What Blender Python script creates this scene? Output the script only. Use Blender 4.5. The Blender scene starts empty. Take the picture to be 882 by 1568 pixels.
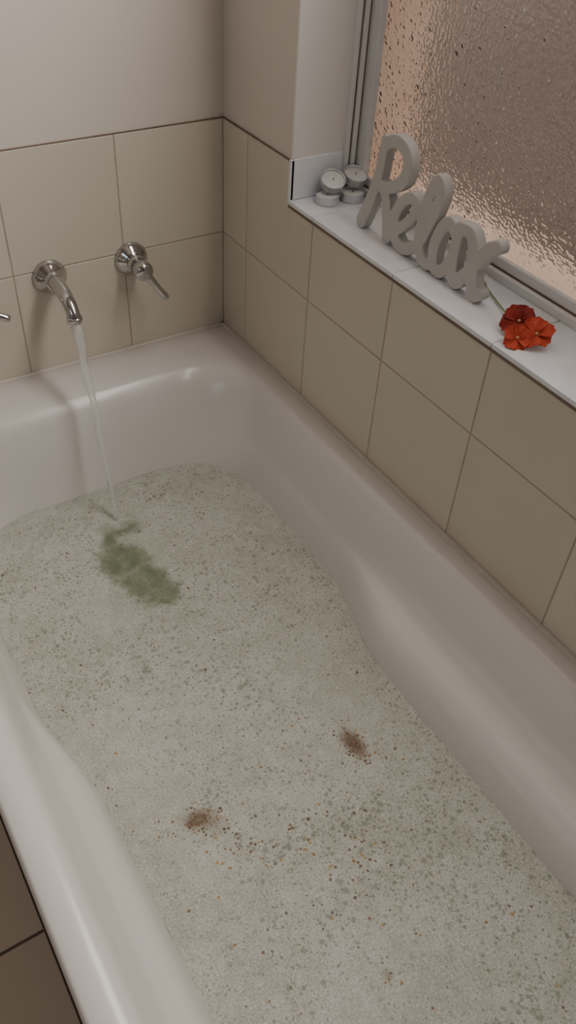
import bpy, bmesh, math, random
import numpy as np
from mathutils import Vector, Matrix
random.seed(4); rng=np.random.RandomState(4)
COL=bpy.context.collection
# ------------------------------------------------------------------ helpers
def new_mat(name):
    m=bpy.data.materials.new(name); m.use_nodes=True
    nt=m.node_tree; b=nt.nodes["Principled BSDF"]; return m,nt,b
def math_n(nt,op,a,b=None,clamp=False):
    n=nt.nodes.new("ShaderNodeMath"); n.operation=op; n.use_clamp=clamp
    for i,v in enumerate((a,b)):
        if v is None: continue
        if isinstance(v,(int,float)): n.inputs[i].default_value=v
        else: nt.links.new(v,n.inputs[i])
    return n.outputs[0]
def ramp(nt,fac,stops):
    r=nt.nodes.new("ShaderNodeValToRGB"); el=r.color_ramp.elements
    while len(el)<len(stops): el.new(0.5)
    for e,(p,c) in zip(el,stops):
        e.position=p; e.color=(c,c,c,1) if isinstance(c,(int,float)) else (*c,1)
    nt.links.new(fac,r.inputs[0]); return r.outputs[0]
def mix(nt,fac,a,b,mode='MIX'):
    n=nt.nodes.new("ShaderNodeMix"); n.data_type='RGBA'; n.blend_type=mode
    for sock,v in ((n.inputs[0],fac),(n.inputs[6],a),(n.inputs[7],b)):
        if isinstance(v,(int,float)): sock.default_value=v
        elif isinstance(v,tuple): sock.default_value=(*v,1)
        else: nt.links.new(v,sock)
    return n.outputs[2]
def coords(nt):
    return nt.nodes.new("ShaderNodeTexCoord").outputs["Object"]
def noise(nt,scale,detail=3,rough=.5,vec=None,dist=0,dim='3D'):
    n=nt.nodes.new("ShaderNodeTexNoise"); n.noise_dimensions=dim; n.inputs["Scale"].default_value=scale
    n.inputs["Detail"].default_value=detail; n.inputs["Roughness"].default_value=rough; n.inputs["Distortion"].default_value=dist
    nt.links.new(vec or coords(nt),n.inputs["Vector"]); return n.outputs["Fac"]
def voro(nt,scale,vec=None,feature='F1',rnd=1.0,dim='2D'):
    n=nt.nodes.new("ShaderNodeTexVoronoi"); n.voronoi_dimensions=dim; n.feature=feature; n.inputs["Scale"].default_value=scale
    n.inputs["Randomness"].default_value=rnd
    nt.links.new(vec or coords(nt),n.inputs["Vector"]); return n
def bump(nt,b,h,strength,dist):
    n=nt.nodes.new("ShaderNodeBump"); n.inputs["Strength"].default_value=strength; n.inputs["Distance"].default_value=dist
    nt.links.new(h,n.inputs["Height"]); nt.links.new(n.outputs[0],b.inputs["Normal"]); return n
def simple(name,c1,c2,rough=.5,scale=6,metal=0,bmp=0,bscale=60,bdist=.001,coat=0):
    m,nt,b=new_mat(name)
    f=ramp(nt,noise(nt,scale,2),[(.3,c1),(.7,c2)])
    nt.links.new(f,b.inputs["Base Color"]); b.inputs["Roughness"].default_value=rough; b.inputs["Metallic"].default_value=metal
    if coat: b.inputs["Coat Weight"].default_value=coat; b.inputs["Coat Roughness"].default_value=.10
    if bmp: bump(nt,b,noise(nt,bscale,1),bmp,bdist)
    return m
def mesh_obj(name,verts,faces,mat=None,parent=None,smooth=False):
    me=bpy.data.meshes.new(name); me.from_pydata([tuple(v) for v in verts],[],faces); me.update()
    bm=bmesh.new(); bm.from_mesh(me); bmesh.ops.recalc_face_normals(bm,faces=bm.faces); bm.to_mesh(me); bm.free()
    o=bpy.data.objects.new(name,me); COL.objects.link(o)
    if mat: me.materials.append(mat)
    if parent: o.parent=parent
    if smooth:
        for p in me.polygons: p.use_smooth=True
    return o
def empty(name,loc=(0,0,0)):
    o=bpy.data.objects.new(name,None); o.empty_display_size=.05; COL.objects.link(o); return o
BOXF=[(0,1,2,3),(7,6,5,4),(0,4,5,1),(1,5,6,2),(2,6,7,3),(3,7,4,0)]
def boxes(name,lst,mat,parent=None,bevel=0):
    V=[];Fc=[]
    for (x0,x1,y0,y1,z0,z1) in lst:
        k=len(V); V+=[(x0,y0,z0),(x1,y0,z0),(x1,y1,z0),(x0,y1,z0),(x0,y0,z1),(x1,y0,z1),(x1,y1,z1),(x0,y1,z1)]
        Fc+=[tuple(i+k for i in f) for f in BOXF]
    o=mesh_obj(name,V,Fc,mat,parent)
    if bevel:
        md=o.modifiers.new("b","BEVEL"); md.width=bevel; md.segments=2
    return o
def lathe(name,prof,mat,axis='Z',loc=(0,0,0),seg=40,parent=None,rot=None):
    V=[];Fc=[]
    for (r,h) in prof:
        for i in range(seg):
            a=2*math.pi*i/seg; V.append((r*math.cos(a),r*math.sin(a),h))
    n=len(prof)
    for j in range(n-1):
        for i in range(seg):
            i2=(i+1)%seg; Fc.append((j*seg+i,j*seg+i2,(j+1)*seg+i2,(j+1)*seg+i))
    Fc.append(tuple(range(seg))[::-1]); Fc.append(tuple((n-1)*seg+i for i in range(seg)))
    M=Matrix.Identity(4)
    if axis=='-Y': M=Matrix.Rotation(math.pi/2,4,'X')
    if rot is not None: M=rot.to_4x4()@M
    M=Matrix.Translation(loc)@M
    return mesh_obj(name,[M@Vector(v) for v in V],Fc,mat,parent,True)
def catmull(P,n=10):
    P=[np.array(p,float) for p in P]; Q=[2*P[0]-P[1]]+P+[2*P[-1]-P[-2]]; out=[]
    for i in range(1,len(Q)-2):
        for k in range(n):
            t=k/n; a,b,c,d=Q[i-1:i+3]
            out.append(.5*((2*b)+(-a+c)*t+(2*a-5*b+4*c-d)*t*t+(-a+3*b-3*c+d)*t**3))
    out.append(P[-1]); return out
def tube(name,P,rad,mat,parent=None,seg=20,n=8,cap=True):
    pts=catmull([tuple(p)+(r,) for p,r in zip(P,rad)],n)
    V=[];Fc=[]
    up=Vector((1,0,0))
    for i,q in enumerate(pts):
        a=pts[max(i-1,0)][:3]; b=pts[min(i+1,len(pts)-1)][:3]
        t=Vector([float(v) for v in (b-a)]).normalized(); s=t.cross(up)
        if s.length<1e-3: s=t.cross(Vector((0,0,1)))
        s.normalize(); u=s.cross(t).normalized(); up=u
        c=Vector([float(v) for v in q[:3]]); r=float(q[3])
        for k in range(seg):
            an=2*math.pi*k/seg; V.append(c+(s*math.cos(an)+u*math.sin(an))*r)
    m=len(pts)
    for j in range(m-1):
        for k in range(seg):
            k2=(k+1)%seg; Fc.append((j*seg+k,j*seg+k2,(j+1)*seg+k2,(j+1)*seg+k))
    if cap: Fc.append(tuple(range(seg))); Fc.append(tuple((m-1)*seg+k for k in range(seg)))
    return mesh_obj(name,V,Fc,mat,parent,True)
# ------------------------------------------------------------------ materials
M_plaster=simple("plaster_paint",(.67,.61,.55),(.70,.64,.58),.75,3)
M_plaster2=simple("plaster_low_bounce",(.25,.22,.19),(.28,.245,.215),.8,3)  # unseen walls and ceiling coloured darker to cut bounced light
M_jamb=simple("jamb_plaster_lit",(.76,.73,.69),(.80,.77,.73),.6,4)  # lighter than the wall plaster: window light on the jamb put into colour
def tile_mat(name,c1,c2,rough):
    m,nt,b=new_mat(name)
    g=nt.nodes.new("ShaderNodeNewGeometry")
    rnd=g.outputs["Random Per Island"]
    big=noise(nt,9,2); fac=math_n(nt,'ADD',math_n(nt,'MULTIPLY',rnd,.5),math_n(nt,'MULTIPLY',big,.5))
    c=ramp(nt,fac,[(.2,c1),(.8,c2)])
    nt.links.new(c,b.inputs["Base Color"]); b.inputs["Roughness"].default_value=rough
    bump(nt,b,noise(nt,14,1),.12,.003)
    return m
M_tile=tile_mat("ceramic_tile_cream",(.60,.545,.455),(.64,.585,.495),.38)
M_floor=tile_mat("floor_tile_beige",(.54,.44,.35),(.59,.49,.39),.45)
M_grout=simple("grout",(.39,.33,.26),(.46,.39,.315),.9,40)
M_fgrout=simple("floor_grout",(.16,.12,.09),(.2,.15,.11),.9,40)
M_trim=simple("edge_trim_brown",(.16,.11,.08),(.22,.16,.12),.5,20)
M_silicone=simple("silicone_bead",(.60,.55,.49),(.66,.61,.55),.4,20)
M_tub=simple("bath_acrylic_white",(.68,.65,.62),(.70,.67,.64),.26,2,coat=.18)
M_sill=simple("sill_tile_white",(.74,.75,.78),(.84,.85,.88),.22,25)
M_frame=simple("window_frame_white",(.76,.75,.73),(.82,.81,.79),.3,8)
M_seal=simple("window_seal_brown",(.13,.08,.05),(.20,.13,.09),.6,30)
M_chrome,nt,b=new_mat("chrome"); b.inputs["Metallic"].default_value=1; b.inputs["Roughness"].default_value=.07
nt.links.new(ramp(nt,noise(nt,30,1),[(.3,(.50,.50,.50)),(.7,(.58,.58,.58))]),b.inputs["Base Color"])
M_alu=simple("aluminium_cup",(.74,.74,.75),(.84,.84,.85),.42,60,metal=.85,bmp=.2,bscale=150)
M_wax=simple("white_wax",(.78,.775,.75),(.84,.83,.81),.4,20)
M_sign=simple("sign_painted_mdf",(.50,.48,.455),(.54,.52,.495),.55,20)
M_render_out=simple("exterior_render_peach",(.84,.60,.43),(.92,.70,.53),.9,14)
M_ground=simple("exterior_ground",(.12,.08,.06),(.24,.17,.13),.9,9)
m,nt,b=new_mat("exterior_fence_brown"); M_fence=m
co=coords(nt)
fc1=ramp(nt,noise(nt,4,3,.6,co),[(.3,(.050,.034,.024)),(.55,(.11,.080,.060)),(.75,(.26,.205,.165))])
fence_sparkle=ramp(nt,noise(nt,26,2,.6,co),[(.52,0.0),(.66,1.0)])  # light flecks painted on the fence to give sparkle through the glass
nt.links.new(mix(nt,math_n(nt,'MULTIPLY',fence_sparkle,.55),fc1,(.46,.38,.31)),b.inputs["Base Color"]); b.inputs["Roughness"].default_value=.9
M_glass,nt,b=new_mat("obscure_glass")
b.inputs["Base Color"].default_value=(.96,.935,.90,1); b.inputs["Transmission Weight"].default_value=1; b.inputs["Roughness"].default_value=.05; b.inputs["IOR"].default_value=1.43
b.inputs["Specular IOR Level"].default_value=.4
co=coords(nt)
sep=nt.nodes.new("ShaderNodeSeparateXYZ"); nt.links.new(co,sep.inputs[0])
cb=nt.nodes.new("ShaderNodeCombineXYZ"); nt.links.new(sep.outputs[1],cb.inputs[0]); nt.links.new(math_n(nt,'MULTIPLY',sep.outputs[2],1.35),cb.inputs[1])
n1=noise(nt,90,1,.6,cb.outputs[0],0,'2D')
bump(nt,b,n1,.44,.0055)
M_stream,nt,b=new_mat("running_water")
b.inputs["Base Color"].default_value=(.96,.98,.97,1); b.inputs["Transmission Weight"].default_value=.82; b.inputs["Roughness"].default_value=.08; b.inputs["IOR"].default_value=1.28
bump(nt,b,noise(nt,90,1),.5,.003)
def petal(name,c1,c2):
    m,nt,b=new_mat(name)
    nt.links.new(ramp(nt,noise(nt,70,2),[(.3,c1),(.7,c2)]),b.inputs["Base Color"]); b.inputs["Roughness"].default_value=.65; b.inputs["Specular IOR Level"].default_value=.25
    return m
M_pet1=petal("petal_dark_red",(.19,.016,.012),(.30,.028,.018))
M_pet2=petal("petal_orange_red",(.42,.040,.020),(.60,.088,.042))
M_stem=simple("dry_stem",(.24,.26,.12),(.36,.34,.18),.6,50)
M_yellow=simple("flower_heart",(.75,.45,.25),(.55,.25,.1),.6,80)
# ------------------------------------------------------------------ room shell
XL=-2.1; YN=-2.7; ZC=1.95; ZF=-.5
ZT=.385; ZJ=.187; JY=-.2166; ZS=.327; GX=.13
WY=-1.55; WZ=1.62
wfar=boxes("wall_far",[(XL,.24,.002,.12,ZF,ZC)],M_plaster)
wr=boxes("wall_right",[(.002,GX-.005,JY,.002,ZF,ZC),(.002,GX-.005,WY,JY,ZF,ZS-.012),(.002,GX-.005,WY,JY,WZ,ZC),(.002,GX-.005,YN,WY,ZF,ZC)],M_plaster)
boxes("wall_left",[(XL-.1,XL,YN,.12,ZF,ZC)],M_plaster2)
boxes("wall_near",[(XL,.13,YN-.1,YN,ZF,ZC)],M_plaster2)
boxes("ceiling",[(XL-.1,.24,YN-.1,.12,ZC,ZC+.08)],M_plaster2)
boxes("wall_exterior_leaf",[(GX+.005,.235,JY-.006,.0019,ZF,ZC),(GX+.005,.235,WY,JY-.006,ZF,.332),(GX+.005,.235,WY,JY-.006,WZ,ZC),(GX+.005,.235,YN,WY,ZF,ZC)],M_render_out,wr)
flo=boxes("floor",[(XL,0,YN,0,ZF-.06,ZF-.003)],M_fgrout)
def tiles(name,rects,to3,mat,gap=.0011,ch=.0009,th=.003,parent=None):
    V=[];Fc=[]
    for (u0,u1,v0,v1) in rects:
        if u1-u0<.004 or v1-v0<.004: continue
        k=len(V); g=gap
        A=[(u0+g,v0+g),(u1-g,v0+g),(u1-g,v1-g),(u0+g,v1-g)]
        B=[(u0+g+ch,v0+g+ch),(u1-g-ch,v0+g+ch),(u1-g-ch,v1-g-ch),(u0+g+ch,v1-g-ch)]
        for (u,v) in A: V.append(to3(u,v,0))
        for (u,v) in A: V.append(to3(u,v,th-ch*.6))
        for (u,v) in B: V.append(to3(u,v,th))
        for a in (0,4):
            for i in range(4):
                j=(i+1)%4; Fc.append((k+a+i,k+a+j,k+a+4+j,k+a+4+i))
        Fc.append((k+8,k+9,k+10,k+11)); Fc.append((k+3,k+2,k+1,k))
    return mesh_obj(name,V,Fc,mat,parent)
T=.2
us=[0,.1966]+[.1966+.1945*i for i in range(1,11)]
us=[min(u,-XL) for u in us]
rows=[ZF,ZJ-.6,ZJ-.4,ZJ-.2,ZJ,ZT]
R=[(us[i],us[i+1],rows[j],rows[j+1]) for i in range(len(us)-1) for j in range(len(rows)-1)]
tiles("tiles",R,lambda u,v,d:(-u,.003-d-.001,v),M_tile,parent=wfar)
boxes("tile_grout",[(XL,0,.0000,.0021,ZF,ZT-.0005)],M_grout,wfar)
ub=[0,.0839]+[.0839+T*i for i in range(1,14)]
R=[]
for i in range(len(ub)-1):
    u0,u1=ub[i],min(ub[i+1],-YN)
    if u1<=u0: continue
    for j in range(len(rows)-1):
        v0,v1=rows[j],rows[j+1]
        if j==len(rows)-2:
            if u1<=-JY: R.append((u0,u1,v0,v1)); continue
            if u0<-JY<u1:
                R.append((u0,-JY+.001,v0,v1)); R.append((-JY-.0016,u1,v0,ZS-.010)); continue
            if u0<-WY: R.append((u0,u1,v0,ZS-.010)); continue
        R.append((u0,u1,v0,v1))
tiles("tiles",R,lambda u,v,d:(.003-d-.001,-u,v),M_tile,parent=wr)
boxes("tile_grout",[(.0000,.0021,JY,0,ZF,ZT-.0005),(.0000,.0021,YN,JY,ZF,ZS-.0125)],M_grout,wr)
fx=[XL,-1.9,-1.6,-1.3,-1.0,-.70]; fy=[-.104-.3*i for i in range(0,9)]; fy=[0]+fy+[YN]
R=[(fx[i],fx[i+1],fy[j+1],fy[j]) for i in range(len(fx)-1) for j in range(len(fy)-1)]
tiles("tiles",R,lambda u,v,d:(u,v,ZF-.003+d),M_floor,gap=.0025,parent=flo)
boxes("tile_top_edge",[(XL,0,-.0010,.002,ZT-.0005,ZT+.0010)],M_trim,wfar)
boxes("tile_top_edge",[(-.0010,.002,JY,0,ZT-.0005,ZT+.0010)],M_trim,wr)
# window ------------------------------------------------------------------
win=empty("window_1")
sy=[JY,-.2839,-.4839,-.6839,-.8839,-1.0839,-1.2839,-1.4839,WY]
boxes("sill_tiles",[(-.0035,GX-.006,sy[i+1]+.0006,sy[i]-.0006,ZS-.007,ZS) for i in range(len(sy)-1)],M_sill,win,bevel=.001)
boxes("sill_bed",[(.001,GX-.006,WY,JY,ZS-.012,ZS-.0045)],M_grout,win)
boxes("sill_edge_trim",[(-.003,.0019,WY,JY+.001,ZS-.0115,ZS-.0072)],M_trim,win)
boxes("upstand_tile",[(-.0035,.092,JY-.004,JY+.0,ZS+.0005,ZS+.062)],M_sill,win,bevel=.0012)
boxes("corner_bead",[(-.0042,.002,JY-.004,JY+.0020,ZS-.004,ZS+.062)],M_sill,win,bevel=.0006)
boxes("jamb_lining",[(-.001,.092,JY-.0022,JY+.0015,ZS+.062,WZ)],M_jamb,win)
FY=JY-.002
fr=[]; sl=[]
fr+=[(.092,.100,FY-.006,FY+.001,ZS,WZ),(.104,.112,FY-.007,FY+.001,ZS,WZ),(.116,.127,FY-.026,FY+.001,ZS,WZ)]
sl+=[(.0995,.1045,FY-.003,FY+.001,ZS,WZ),(.1115,.1165,FY-.004,FY+.001,ZS,WZ)]
fr+=[(.112,.124,WY,FY-.006,ZS,ZS+.012),(.1205,.128,WY,FY-.010,ZS+.009,ZS+.027)]
sl+=[(.119,.1215,WY,FY-.008,ZS+.010,ZS+.0145)]
fr+=[(.100,.128,WY,WY+.03,ZS,WZ),(.100,.128,WY,FY,WZ-.03,WZ),(.108,.128,WY,FY,.94,.97)]
boxes("frame",fr,M_frame,win,bevel=.001)
boxes("frame_seal",sl,M_seal,win)
boxes("glass_pane",[(GX-.003,GX+.001,WY+.02,FY-.010,ZS+.02,.95)],M_glass,win)
boxes("exterior_fence",[(1.35,1.40,-4.5,2.2,-.45,1.9)],M_fence)
boxes("exterior_ground",[(.235,3.5,-4.5,2.2,-.5,-.45)],M_ground)
# ------------------------------------------------------------------ bathtub
X0,X1=-.700,-.0012; Y0,Y1=-1.68,-.0012
def sst(a,b,x):
    t=min(max((x-a)/(b-a),0),1); return t*t*(3-2*t)
NC,NL,NW=14,110,30
def contour(si,fi,ni,r,z,waist=0,arm=0):
    x0,x1,y0,y1=X0+si,X1-si,Y0+ni,Y1-fi
    P=[]
    def arc(cx,cy,a0):
        for i in range(NC): 
            a=a0+math.pi/2*i/NC; P.append((cx+r*math.cos(a),cy+r*math.sin(a)))
    def line(a,b,n):
        for i in range(n): 
            t=i/n; P.append((a[0]+(b[0]-a[0])*t,a[1]+(b[1]-a[1])*t))
    arc(x1-r,y1-r,0); line((x1-r,y1),(x0+r,y1),NW)
    arc(x0+r,y1-r,math.pi/2); line((x0,y1-r),(x0,y0+r),NL)
    arc(x0+r,y0+r,math.pi); line((x0+r,y0),(x1-r,y0),NW)
    arc(x1-r,y0+r,-math.pi/2); line((x1,y0+r),(x1,y1-r),NL)
    out=[]
    cx=(X0+X1)/2
    for (x,y) in P:
        w=sst(-.54,-.74,y)*(1-sst(-1.20,-1.45,y))
        dx=waist*w*max(-.52,min(.76,(x-cx)/.2))
        out.append((x-dx,y,z+arm*w))
    return out
levels=[
 (0,0,0,.012,ZF,0,0),(0,0,0,.012,-.028,0,0),(0,0,0,.012,-.010,0,0),(.0015,.0015,.0015,.012,-.003,0,0),(.006,.006,.006,.014,0,0,0),
 (.020,.045,.03,.05,.0,0,0),(.034,.075,.06,.080,-.0015,0,0),(.041,.094,.07,.095,-.006,0,0),(.047,.107,.08,.105,-.016,0,0),
 (.054,.119,.10,.110,-.038,0,0),(.063,.129,.13,.115,-.072,0,0),(.069,.136,.15,.118,-.098,.002,0),(.0715,.138,.165,.12,-.107,.014,0),(.073,.139,.18,.121,-.111,.036,0),
 (.0755,.1405,.195,.122,-.117,.051,0),(.0805,.1445,.215,.125,-.134,.056,0),(.093,.156,.25,.13,-.18,.056,0),(.110,.18,.32,.135,-.28,.05,0),(.14,.21,.40,.13,-.36,.03,0),(.18,.26,.46,.12,-.385,.01,0),(.26,.5,.7,.08,-.39,0,0)]
CT=[contour(*l) for l in levels]; n=len(CT[0]); V=[];Fc=[]
for c in CT: V+=c
for j in range(len(CT)-1):
    for i in range(n):
        i2=(i+1)%n; Fc.append((j*n+i,j*n+i2,(j+1)*n+i2,(j+1)*n+i))
Fc.append(tuple((len(CT)-1)*n+i for i in range(n)))
tub=mesh_obj("bathtub",V,Fc,M_tub,None,True)
boxes("trim_silicone",[(X0,-.0,-.0085,-.0008,-.006,.0030),(-.0085,-.0008,Y0,-.0008,-.006,.0030)],M_silicone,bevel=.0015)
# ------------------------------------------------------------------ bath water with foam
ZW=-.176
def lerp_level(z):
    for a,b in zip(levels[10:-1],levels[11:]):
        if b[4]<=z<=a[4]:
            t=(a[4]-z)/(a[4]-b[4]); return [a[i]+(b[i]-a[i])*t for i in range(7)]
L=lerp_level(ZW); L[4]=ZW
poly=np.array([(p[0],p[1]) for p in contour(*L)])
ys=np.linspace(poly[:,1].max()-.0005,poly[:,1].min()+.0005,640)
NXG=270
def xs_at(y):
    xsl=[]
    for i in range(len(poly)):
        a=poly[i];b=poly[(i+1)%len(poly)]
        if (a[1]-y)*(b[1]-y)<=0 and a[1]!=b[1]:
            t=(y-a[1])/(b[1]-a[1]); xsl.append(a[0]+t*(b[0]-a[0]))
    return min(xsl),max(xsl)
def vnoise(x,y,s,seed):
    r=np.random.RandomState(seed); G=r.rand(256,256)
    X=x*s+1000;Y=y*s+1000; xi=np.floor(X).astype(int);yi=np.floor(Y).astype(int); fx_=X-xi; fy_=Y-yi
    fx_=fx_*fx_*(3-2*fx_); fy_=fy_*fy_*(3-2*fy_)
    g=lambda a,b:G[a%256,b%256]
    return (g(xi,yi)*(1-fx_)+g(xi+1,yi)*fx_)*(1-fy_)+(g(xi,yi+1)*(1-fx_)+g(xi+1,yi+1)*fx_)*fy_
XX=np.zeros((640,NXG));YY=np.zeros((640,NXG))
for j,y in enumerate(ys):
    a,b=xs_at(y); XX[j]=np.linspace(a,b,NXG); YY[j]=y
x=XX.ravel();y=YY.ravel()
fb=lambda s,sd:(vnoise(x,y,s,sd)+.5*vnoise(x,y,2*s,sd+1)+.25*vnoise(x,y,4*s,sd+2)+.125*vnoise(x,y,9*s,sd+3))/1.875-.5
def seg_d(px,py,ax,ay,bx,by):
    dx,dy=bx-ax,by-ay; t=np.clip(((px-ax)*dx+(py-ay)*dy)/(dx*dx+dy*dy),0,1); return np.hypot(px-ax-t*dx,py-ay-t*dy)
wx=x+.020*fb(45,11); wy=y+.020*fb(45,21)
d1=seg_d(wx,wy,-.383,-.330,-.368,-.405)-.038
d2=seg_d(wx,wy,-.368,-.40,-.356,-.435)-.030
d3=seg_d(wx,wy,-.375,-.270,-.335,-.275)-.014
d4=seg_d(wx,wy,-.382,-.28,-.39,-.33)-.014
hd=np.minimum(np.minimum(d1,d2),np.minimum(d3,d4))+.014*fb(90,31)
hole=np.clip(.5-hd/.026,0,1); hole=hole*hole*(3-2*hole)
wisp=np.clip(1-seg_d(wx,wy,-.405,-.375,-.352,-.362)/.012,0,1)*.25+np.clip(1-seg_d(wx,wy,-.36,-.30,-.335,-.315)/.014,0,1)*.6
milky=.86+.5*fb(60,95)
hole=np.clip(hole*(1-wisp)*milky,0,.95)
def blob(cx,cy,rx,ry): return np.exp(-(((x-cx)/rx)**2+((y-cy)/ry)**2))
brown=np.clip(1.1*blob(-.246,-.825,.016,.032)+1.0*blob(-.487,-.812,.023,.015)+.5*blob(-.468,-.835,.02,.02)+.35*blob(-.46,-.87,.03,.02)+.15*blob(-.40,-.90,.06,.03)+.17*blob(-.33,-.96,.07,.05)+.65*blob(-.385,-1.09,.009,.009)+.5*blob(-.33,-1.075,.006,.006)+.4*blob(-.60,-.70,.006,.006)+.4*blob(-.43,-1.16,.008,.008)+.012,0,1)
clear=np.clip(.9*blob(-.463,-.80,.018,.010)+.6*blob(-.385,-.905,.045,.012)+.45*blob(-.30,-.92,.03,.016)+.45*blob(-.44,-.87,.02,.016)+.4*blob(-.268,-.80,.014,.02)+.25*blob(-.50,-.42,.03,.03),0,1)
lump=fb(25,51)
zz=ZW+.0035*lump+.0020*fb(140,61)-.004*hole
V=np.stack([x,y,zz],1)
Fc=[(j*NXG+i,j*NXG+i+1,(j+1)*NXG+i+1,(j+1)*NXG+i) for j in range(639) for i in range(NXG-1)]
me=bpy.data.meshes.new("bath_water"); me.from_pydata(V.tolist(),[],Fc); me.update()
tone=np.clip(.55+.9*fb(14,71)+1.0*fb(95,75)+.6*fb(45,78),0,1)
dens=np.clip(.90+1.2*fb(9,81)+.6*fb(40,86),.3,1.4)
for nm,arr in (("hole",hole),("brown",brown),("clearing",clear),("tone",tone),("dens",dens)):
    at=me.attributes.new(nm,'FLOAT','POINT'); at.data.foreach_set("value",arr.astype(np.float32))
wo=bpy.data.objects.new("bath_water",me); COL.objects.link(wo)
me.polygons.foreach_set("use_smooth",[True]*len(me.polygons))
if me.polygons[0].normal.z<0: me.flip_normals()
M_foam,nt,b=new_mat("foamy_bath_water")
co=coords(nt)
def attr(nm):
    a=nt.nodes.new("ShaderNodeAttribute"); a.attribute_name=nm; return a.outputs["Fac"]
A_h,A_b,A_c,A_t,A_d=attr("hole"),attr("brown"),attr("clearing"),attr("tone"),attr("dens")
base=ramp(nt,A_t,[(.1,(.43,.44,.36)),(.5,(.53,.535,.46)),(.9,(.625,.625,.57))])
fine=noise(nt,330,2,.7,co,0,'2D')
base=mix(nt,.42,base,ramp(nt,fine,[(.3,(.31,.315,.25)),(.55,(.55,.55,.49)),(.72,(.82,.81,.77))]),'MIX')  # bright end of the grain paints highlights on the fine bubbles
wn=nt.nodes.new("ShaderNodeTexNoise"); wn.noise_dimensions='2D'; wn.inputs["Scale"].default_value=120; wn.inputs["Detail"].default_value=0; nt.links.new(co,wn.inputs["Vector"])
vm=nt.nodes.new("ShaderNodeVectorMath"); vm.operation='MULTIPLY_ADD'; nt.links.new(wn.outputs["Color"],vm.inputs[0]); vm.inputs[1].default_value=(.003,.003,0); nt.links.new(co,vm.inputs[2])
def bubbles(scale,thr,off,soft,size):
    mp=nt.nodes.new("ShaderNodeVectorMath"); mp.operation='ADD'; mp.inputs[1].default_value=(off,off*.7,0); nt.links.new(vm.outputs[0],mp.inputs[0])
    v=voro(nt,scale,mp.outputs[0])
    sp_=nt.nodes.new("ShaderNodeSeparateColor"); nt.links.new(v.outputs["Color"],sp_.inputs[0])
    rad=math_n(nt,'MULTIPLY',math_n(nt,'SUBTRACT',sp_.outputs[0],1-thr),size/thr)
    rad=math_n(nt,'ADD',math_n(nt,'MULTIPLY',rad,A_d),math_n(nt,'MULTIPLY',A_c,.34))
    return math_n(nt,'MULTIPLY',math_n(nt,'SUBTRACT',rad,v.outputs["Distance"]),soft,True)
b1=bubbles(85,.38,0.3,3.6,.44); b2=bubbles(150,.5,3.1,4,.46); b3=bubbles(300,.55,7.7,4.5,.5)
dark=math_n(nt,'MAXIMUM',math_n(nt,'MULTIPLY',b1,.56),math_n(nt,'MAXIMUM',math_n(nt,'MULTIPLY',b2,.66),math_n(nt,'MULTIPLY',b3,.58)))
c=mix(nt,dark,base,(.18,.195,.135))
v=voro(nt,210,co)
sep=nt.nodes.new("ShaderNodeSeparateColor"); nt.links.new(v.outputs["Color"],sep.inputs[0])
on=math_n(nt,'GREATER_THAN',A_b,sep.outputs[1])
fl=math_n(nt,'MULTIPLY',on,math_n(nt,'MULTIPLY',math_n(nt,'SUBTRACT',math_n(nt,'ADD',math_n(nt,'MULTIPLY',sep.outputs[0],.45),.14),v.outputs["Distance"]),6,True))
bc=ramp(nt,sep.outputs[2],[(.2,(.13,.065,.032)),(.6,(.26,.14,.06)),(.95,(.48,.29,.08))])
c=mix(nt,math_n(nt,'MULTIPLY',fl,.88),c,bc)
stain=math_n(nt,'MULTIPLY',math_n(nt,'SUBTRACT',math_n(nt,'ADD',A_b,math_n(nt,'MULTIPLY',fine,.9)),.80),1.6,True)
c=mix(nt,math_n(nt,'MULTIPLY',stain,.88),c,(.16,.09,.045))
c=mix(nt,A_h,c,(.145,.178,.095))
nt.links.new(c,b.inputs["Base Color"])
nt.links.new(ramp(nt,A_h,[(0,.55),(.9,.10)]),b.inputs["Roughness"])
bump(nt,b,math_n(nt,'MULTIPLY',math_n(nt,'SUBTRACT',fine,math_n(nt,'MULTIPLY',b2,.35)),math_n(nt,'SUBTRACT',1,A_h)),.7,.0024)
me.materials.append(M_foam)
# ------------------------------------------------------------------ taps
TZ=.175
sp=empty("bath_spout")
flp=[(.0295,0),(.0295,.003),(.028,.007),(.0235,.013),(.017,.020),(.0145,.026),(.0135,.030)]
lathe("flange",flp,M_chrome,'-Y',(-.332,-.0008,TZ),parent=sp)
tube("spout_tube",[(-.332,-.020,TZ),(-.332,-.040,TZ+.003),(-.332,-.066,TZ+.001),(-.332,-.088,TZ-.008),(-.332,-.100,TZ-.019),(-.332,-.104,TZ-.029)],[.0135,.0125,.0118,.0112,.0108,.0108],M_chrome,sp,28)
lathe("nozzle_ring",[(.0118,0),(.0125,.002),(.0125,.008),(.0118,.010)],M_chrome,'Z',(-.332,-.104,TZ-.033),parent=sp)
def handle(x,tip):
    h=empty("tap_handle")
    lathe("flange",[(.030,0),(.030,.003),(.0285,.007),(.024,.012),(.019,.016),(.0165,.020)],M_chrome,'-Y',(x,-.0008,TZ),parent=h)
    lathe("collar",[(.0165,0),(.0165,.013),(.0150,.014),(.0150,.017),(.0168,.018),(.0168,.036),(.0155,.041),(.011,.0445),(.004,.046)],M_chrome,'-Y',(x,-.019,TZ),parent=h)
    t=Vector(tip); a=Vector((x,-.046,TZ)); d=(t-a)
    tube("lever",[a,a+d*.25,a+d*.6,a+d*.9,a+d],[.0085,.0080,.0062,.0066,.0055],M_chrome,h,20)
    return h
handle(-.185,(-.150,-.066,.121))
handle(-.479,(-.424,-.062,.150))
P=[];Rr=[]
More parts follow.
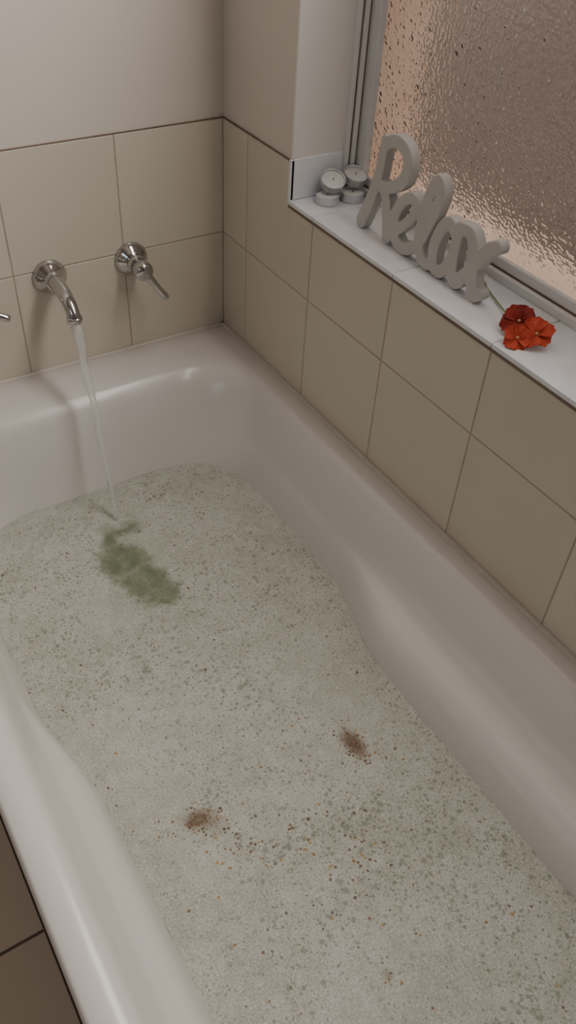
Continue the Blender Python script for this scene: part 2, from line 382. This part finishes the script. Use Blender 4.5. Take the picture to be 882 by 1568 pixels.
for i in range(15):
    s=i/14
    P.append((-.332-.020*s+.0014*math.sin(s*16),-.104-.142*s,.143+(ZW-.003-.143)*(.62*s+.38*s*s))); Rr.append((.0085-.0045*min(1,s*1.3))*(1+.14*math.sin(s*23)))
tube("water_stream",P,Rr,M_stream,None,14,6)
# ------------------------------------------------------------------ Relax sign
strokes=[
 ([(-.379,.461),(-.374,.415),(-.361,.372),(-.346,.3372)],[.0085,.0092,.0100,.0105]),
 ([(-.374,.440),(-.386,.461),(-.405,.4685),(-.424,.463),(-.433,.446),(-.426,.424),(-.407,.409),(-.384,.400)],[.007,.0085,.0092,.0096,.0098,.0095,.0085,.008]),
 ([(-.388,.402),(-.398,.385),(-.403,.365),(-.408,.3385)],[.009,.0092,.0095,.0098]),
 ([(-.410,.345),(-.428,.357),(-.450,.378),(-.462,.398),(-.453,.410),(-.436,.402),(-.422,.380),(-.421,.352),(-.438,.3370),(-.459,.342),(-.477,.358),(-.488,.380),(-.499,.410),(-.504,.436),(-.496,.449),(-.486,.436),(-.479,.402),(-.476,.366),(-.483,.345),(-.497,.3370),(-.508,.343)],
   [.008,.0075,.0075,.008,.008,.008,.009,.0095,.0095,.0085,.008,.008,.0082,.0085,.0085,.0088,.009,.0095,.0095,.009,.008]),
 ([(-.543,.398),(-.530,.407),(-.517,.395),(-.508,.368),(-.511,.344),(-.523,.3370),(-.537,.350),(-.545,.375),(-.549,.402)],[.0085,.0088,.0092,.0095,.0095,.009,.008,.0078,.0085]),
 ([(-.549,.408),(-.547,.380),(-.548,.352),(-.555,.3375),(-.566,.342)],[.009,.0092,.0095,.0092,.0085]),
 ([(-.556,.410),(-.569,.409),(-.578,.396),(-.583,.372),(-.588,.350),(-.594,.3368),(-.603,.341)],[.008,.009,.0098,.010,.010,.0098,.0080]),
 ([(-.617,.411),(-.606,.404),(-.594,.388),(-.578,.362),(-.565,.345),(-.556,.3372)],[.0090,.0095,.0095,.0092,.009,.008]),
]
V=[];Fc=[]
XF,XB=.040,.055
def prism(pts):
    k=len(V); m=len(pts)
    for (yy,z_) in pts: V.append((XF,yy,z_))
    for (yy,z_) in pts: V.append((XB,yy,z_))
    Fc.append(tuple(range(k,k+m))); Fc.append(tuple(range(k+2*m-1,k+m-1,-1)))
    for i in range(m):
        j=(i+1)%m; Fc.append((k+i,k+j,k+m+j,k+m+i))
for P,Wd in strokes:
    pts=catmull([(a,bb,w) for (a,bb),w in zip(P,Wd)],8)
    for i,q in enumerate(pts):
        prism([(q[0]+q[2]*math.cos(2*math.pi*k/20),q[1]+q[2]*math.sin(2*math.pi*k/20)) for k in range(20)])
        if i:
            p=pts[i-1]; d=np.array([q[0]-p[0],q[1]-p[1]]); l=np.hypot(*d)
            if l<1e-6: continue
            nn=np.array([-d[1],d[0]])/l
            prism([(p[0]+nn[0]*p[2],p[1]+nn[1]*p[2]),(p[0]-nn[0]*p[2],p[1]-nn[1]*p[2]),(q[0]-nn[0]*q[2],q[1]-nn[1]*q[2]),(q[0]+nn[0]*q[2],q[1]+nn[1]*q[2])])
sg=mesh_obj("relax_word_sign",V,Fc,M_sign)
md=sg.modifiers.new("r","REMESH"); md.mode='VOXEL'; md.voxel_size=.0011; md.use_smooth_shade=True
md=sg.modifiers.new("s","SMOOTH"); md.factor=.5; md.iterations=3
# ------------------------------------------------------------------ tealights
def tealight(loc,rot=(0,0,0)):
    e=empty("tealight_candle")
    Rm=Matrix.Rotation(rot[2],3,'Z')@Matrix.Rotation(rot[0],3,'X')@Matrix.Rotation(rot[1],3,'Y')
    lathe("cup",[(.0172,0),(.0180,.0008),(.0188,.013),(.0196,.0138),(.0196,.0144),(.0186,.0143),(.0182,.0118),(.0178,.0015)],M_alu,'Z',loc,48,e,Rm)
    lathe("wax",[(.0176,.0035),(.0179,.0112),(.0160,.0122),(.003,.0118)],M_wax,'Z',loc,40,e,Rm)
    lathe("wick",[(.0008,.002),(.0008,.0145),(.0004,.0155)],M_seal,'Z',loc,8,e,Rm)
tealight((.047,-.2500,ZS+.0002))
tealight((.0885,-.2580,ZS+.0002))
tealight((.060,-.2405,ZS+.0215),(.34,-.30,.4))
tealight((.101,-.2425,ZS+.0225),(.30,.05,-.3))
# ------------------------------------------------------------------ flower
fl=empty("red_flower_sprig")
def bloom(c,r,mat,tilt,n=5,a0=0):
    Rm=Matrix.Rotation(tilt[2],3,'Z')@Matrix.Rotation(tilt[0],3,'X')@Matrix.Rotation(tilt[1],3,'Y')
    for k in range(n):
        a=a0+2*math.pi*k/n+random.uniform(-.08,.08); rr=r*random.uniform(.92,1.06)
        V=[];Fc=[];nu,nv=12,11; tw=random.uniform(-.35,.35)
        for i in range(nu):
            t=i/(nu-1)
            w=rr*(.08+.50*math.sin(math.pi*min(1,t*.80))**1.1)
            for j in range(nv):
                s=-1+2*j/(nv-1)
                rad=rr*t*(1-.26*abs(s)**2.5*t)-(.12*rr*math.exp(-(s/.25)**2) if t>.98 else 0)
                zz=.40*rr*t*(1.3-t)+.12*rr*s*s+.045*rr*math.sin(5*s+k+3*t)+tw*s*t*.35*rr
                V.append(Rm@(Matrix.Rotation(a,3,'Z')@Vector((rad,s*w,zz)))+Vector(c))
        for i in range(nu-1):
            for j in range(nv-1): Fc.append((i*nv+j,i*nv+j+1,(i+1)*nv+j+1,(i+1)*nv+j))
        o=mesh_obj("petal",V,Fc,mat,fl,True); m_=o.modifiers.new("s","SOLIDIFY"); m_.thickness=.0005
    hc=Vector(c)+Rm@Vector((0,0,.0012))
    lathe("heart",[(.0020,0),(.0024,.0015),(.0016,.003),(.0004,.0038)],M_yellow,'Z',hc,12,fl,Rm)
bloom((.044,-.677,ZS+.013),.0250,M_pet1,(.35,-.55,.2),5,.2)
bloom((.043,-.709,ZS+.012),.0235,M_pet2,(.25,-.45,.0),5,.9)
bloom((.020,-.700,ZS+.009),.0185,M_pet2,(.5,-.75,.4),5,.3)
tube("stem",[(.092,-.548,ZS+.006),(.080,-.585,ZS+.003),(.066,-.622,ZS+.003),(.045,-.665,ZS+.009)],[.0012,.0011,.0011,.0012],M_stem,fl,8)
tube("stem_branch",[(.070,-.610,ZS+.003),(.055,-.650,ZS+.004),(.040,-.70,ZS+.010)],[.0009,.0009,.0009],M_stem,fl,8)
V=[];Fc=[]
for i in range(9):
    t=i/8; w=.006*math.sin(math.pi*t)+.0004
    for s in (-1,0,1): V.append((.094-.022*t,-.555-.03*t+s*w,ZS+.004+.004*math.sin(math.pi*t)-abs(s)*.001))
for i in range(8):
    for j in range(2): Fc.append((i*3+j,i*3+j+1,(i+1)*3+j+1,(i+1)*3+j))
o=mesh_obj("leaf",V,Fc,M_stem,fl,True); o.modifiers.new("s","SOLIDIFY").thickness=.0005
# ------------------------------------------------------------------ light
w=bpy.data.worlds.new("World"); bpy.context.scene.world=w; w.use_nodes=True
nt=w.node_tree; bg=nt.nodes["Background"]; bg.inputs[0].default_value=(.98,.94,.96,1); bg.inputs[1].default_value=2.0
def area(name,loc,target,sx,sy_,power,col):
    l=bpy.data.lights.new(name,'AREA'); l.shape='RECTANGLE'; l.size=sx; l.size_y=sy_; l.energy=power; l.color=col
    o=bpy.data.objects.new(name,l); COL.objects.link(o); o.location=loc
    d=Vector(target)-Vector(loc); o.rotation_euler=d.to_track_quat('-Z','Y').to_euler(); return o
area("daylight_upper_sash",(.098,-.90,1.28),(-1.5,-.90,1.28),1.2,.60,25.5,(1,.945,.875))
area("daylight_side_window",(-2.05,-1.5,1.2),(-.5,-.9,.0),.9,.9,4.4,(.68,.84,1))
# ------------------------------------------------------------------ camera
cd=bpy.data.cameras.new("camera"); cam=bpy.data.objects.new("camera",cd); COL.objects.link(cam)
Rc=Matrix(((0.84653,-0.52998,0.05008),(0.33166,0.59866,0.72911),(-0.41639,-0.60061,0.68256))).transposed()
q=Rc.to_quaternion(); q.normalize()
cam.matrix_world=Matrix.Translation((-.7013,-1.2805,.8522))@q.to_matrix().to_4x4()
cd.sensor_fit='VERTICAL'; cd.sensor_height=36; cd.lens=1266.69/1568*36; cd.clip_start=.01
bpy.context.scene.camera=cam
bpy.context.scene.view_settings.view_transform='AgX'
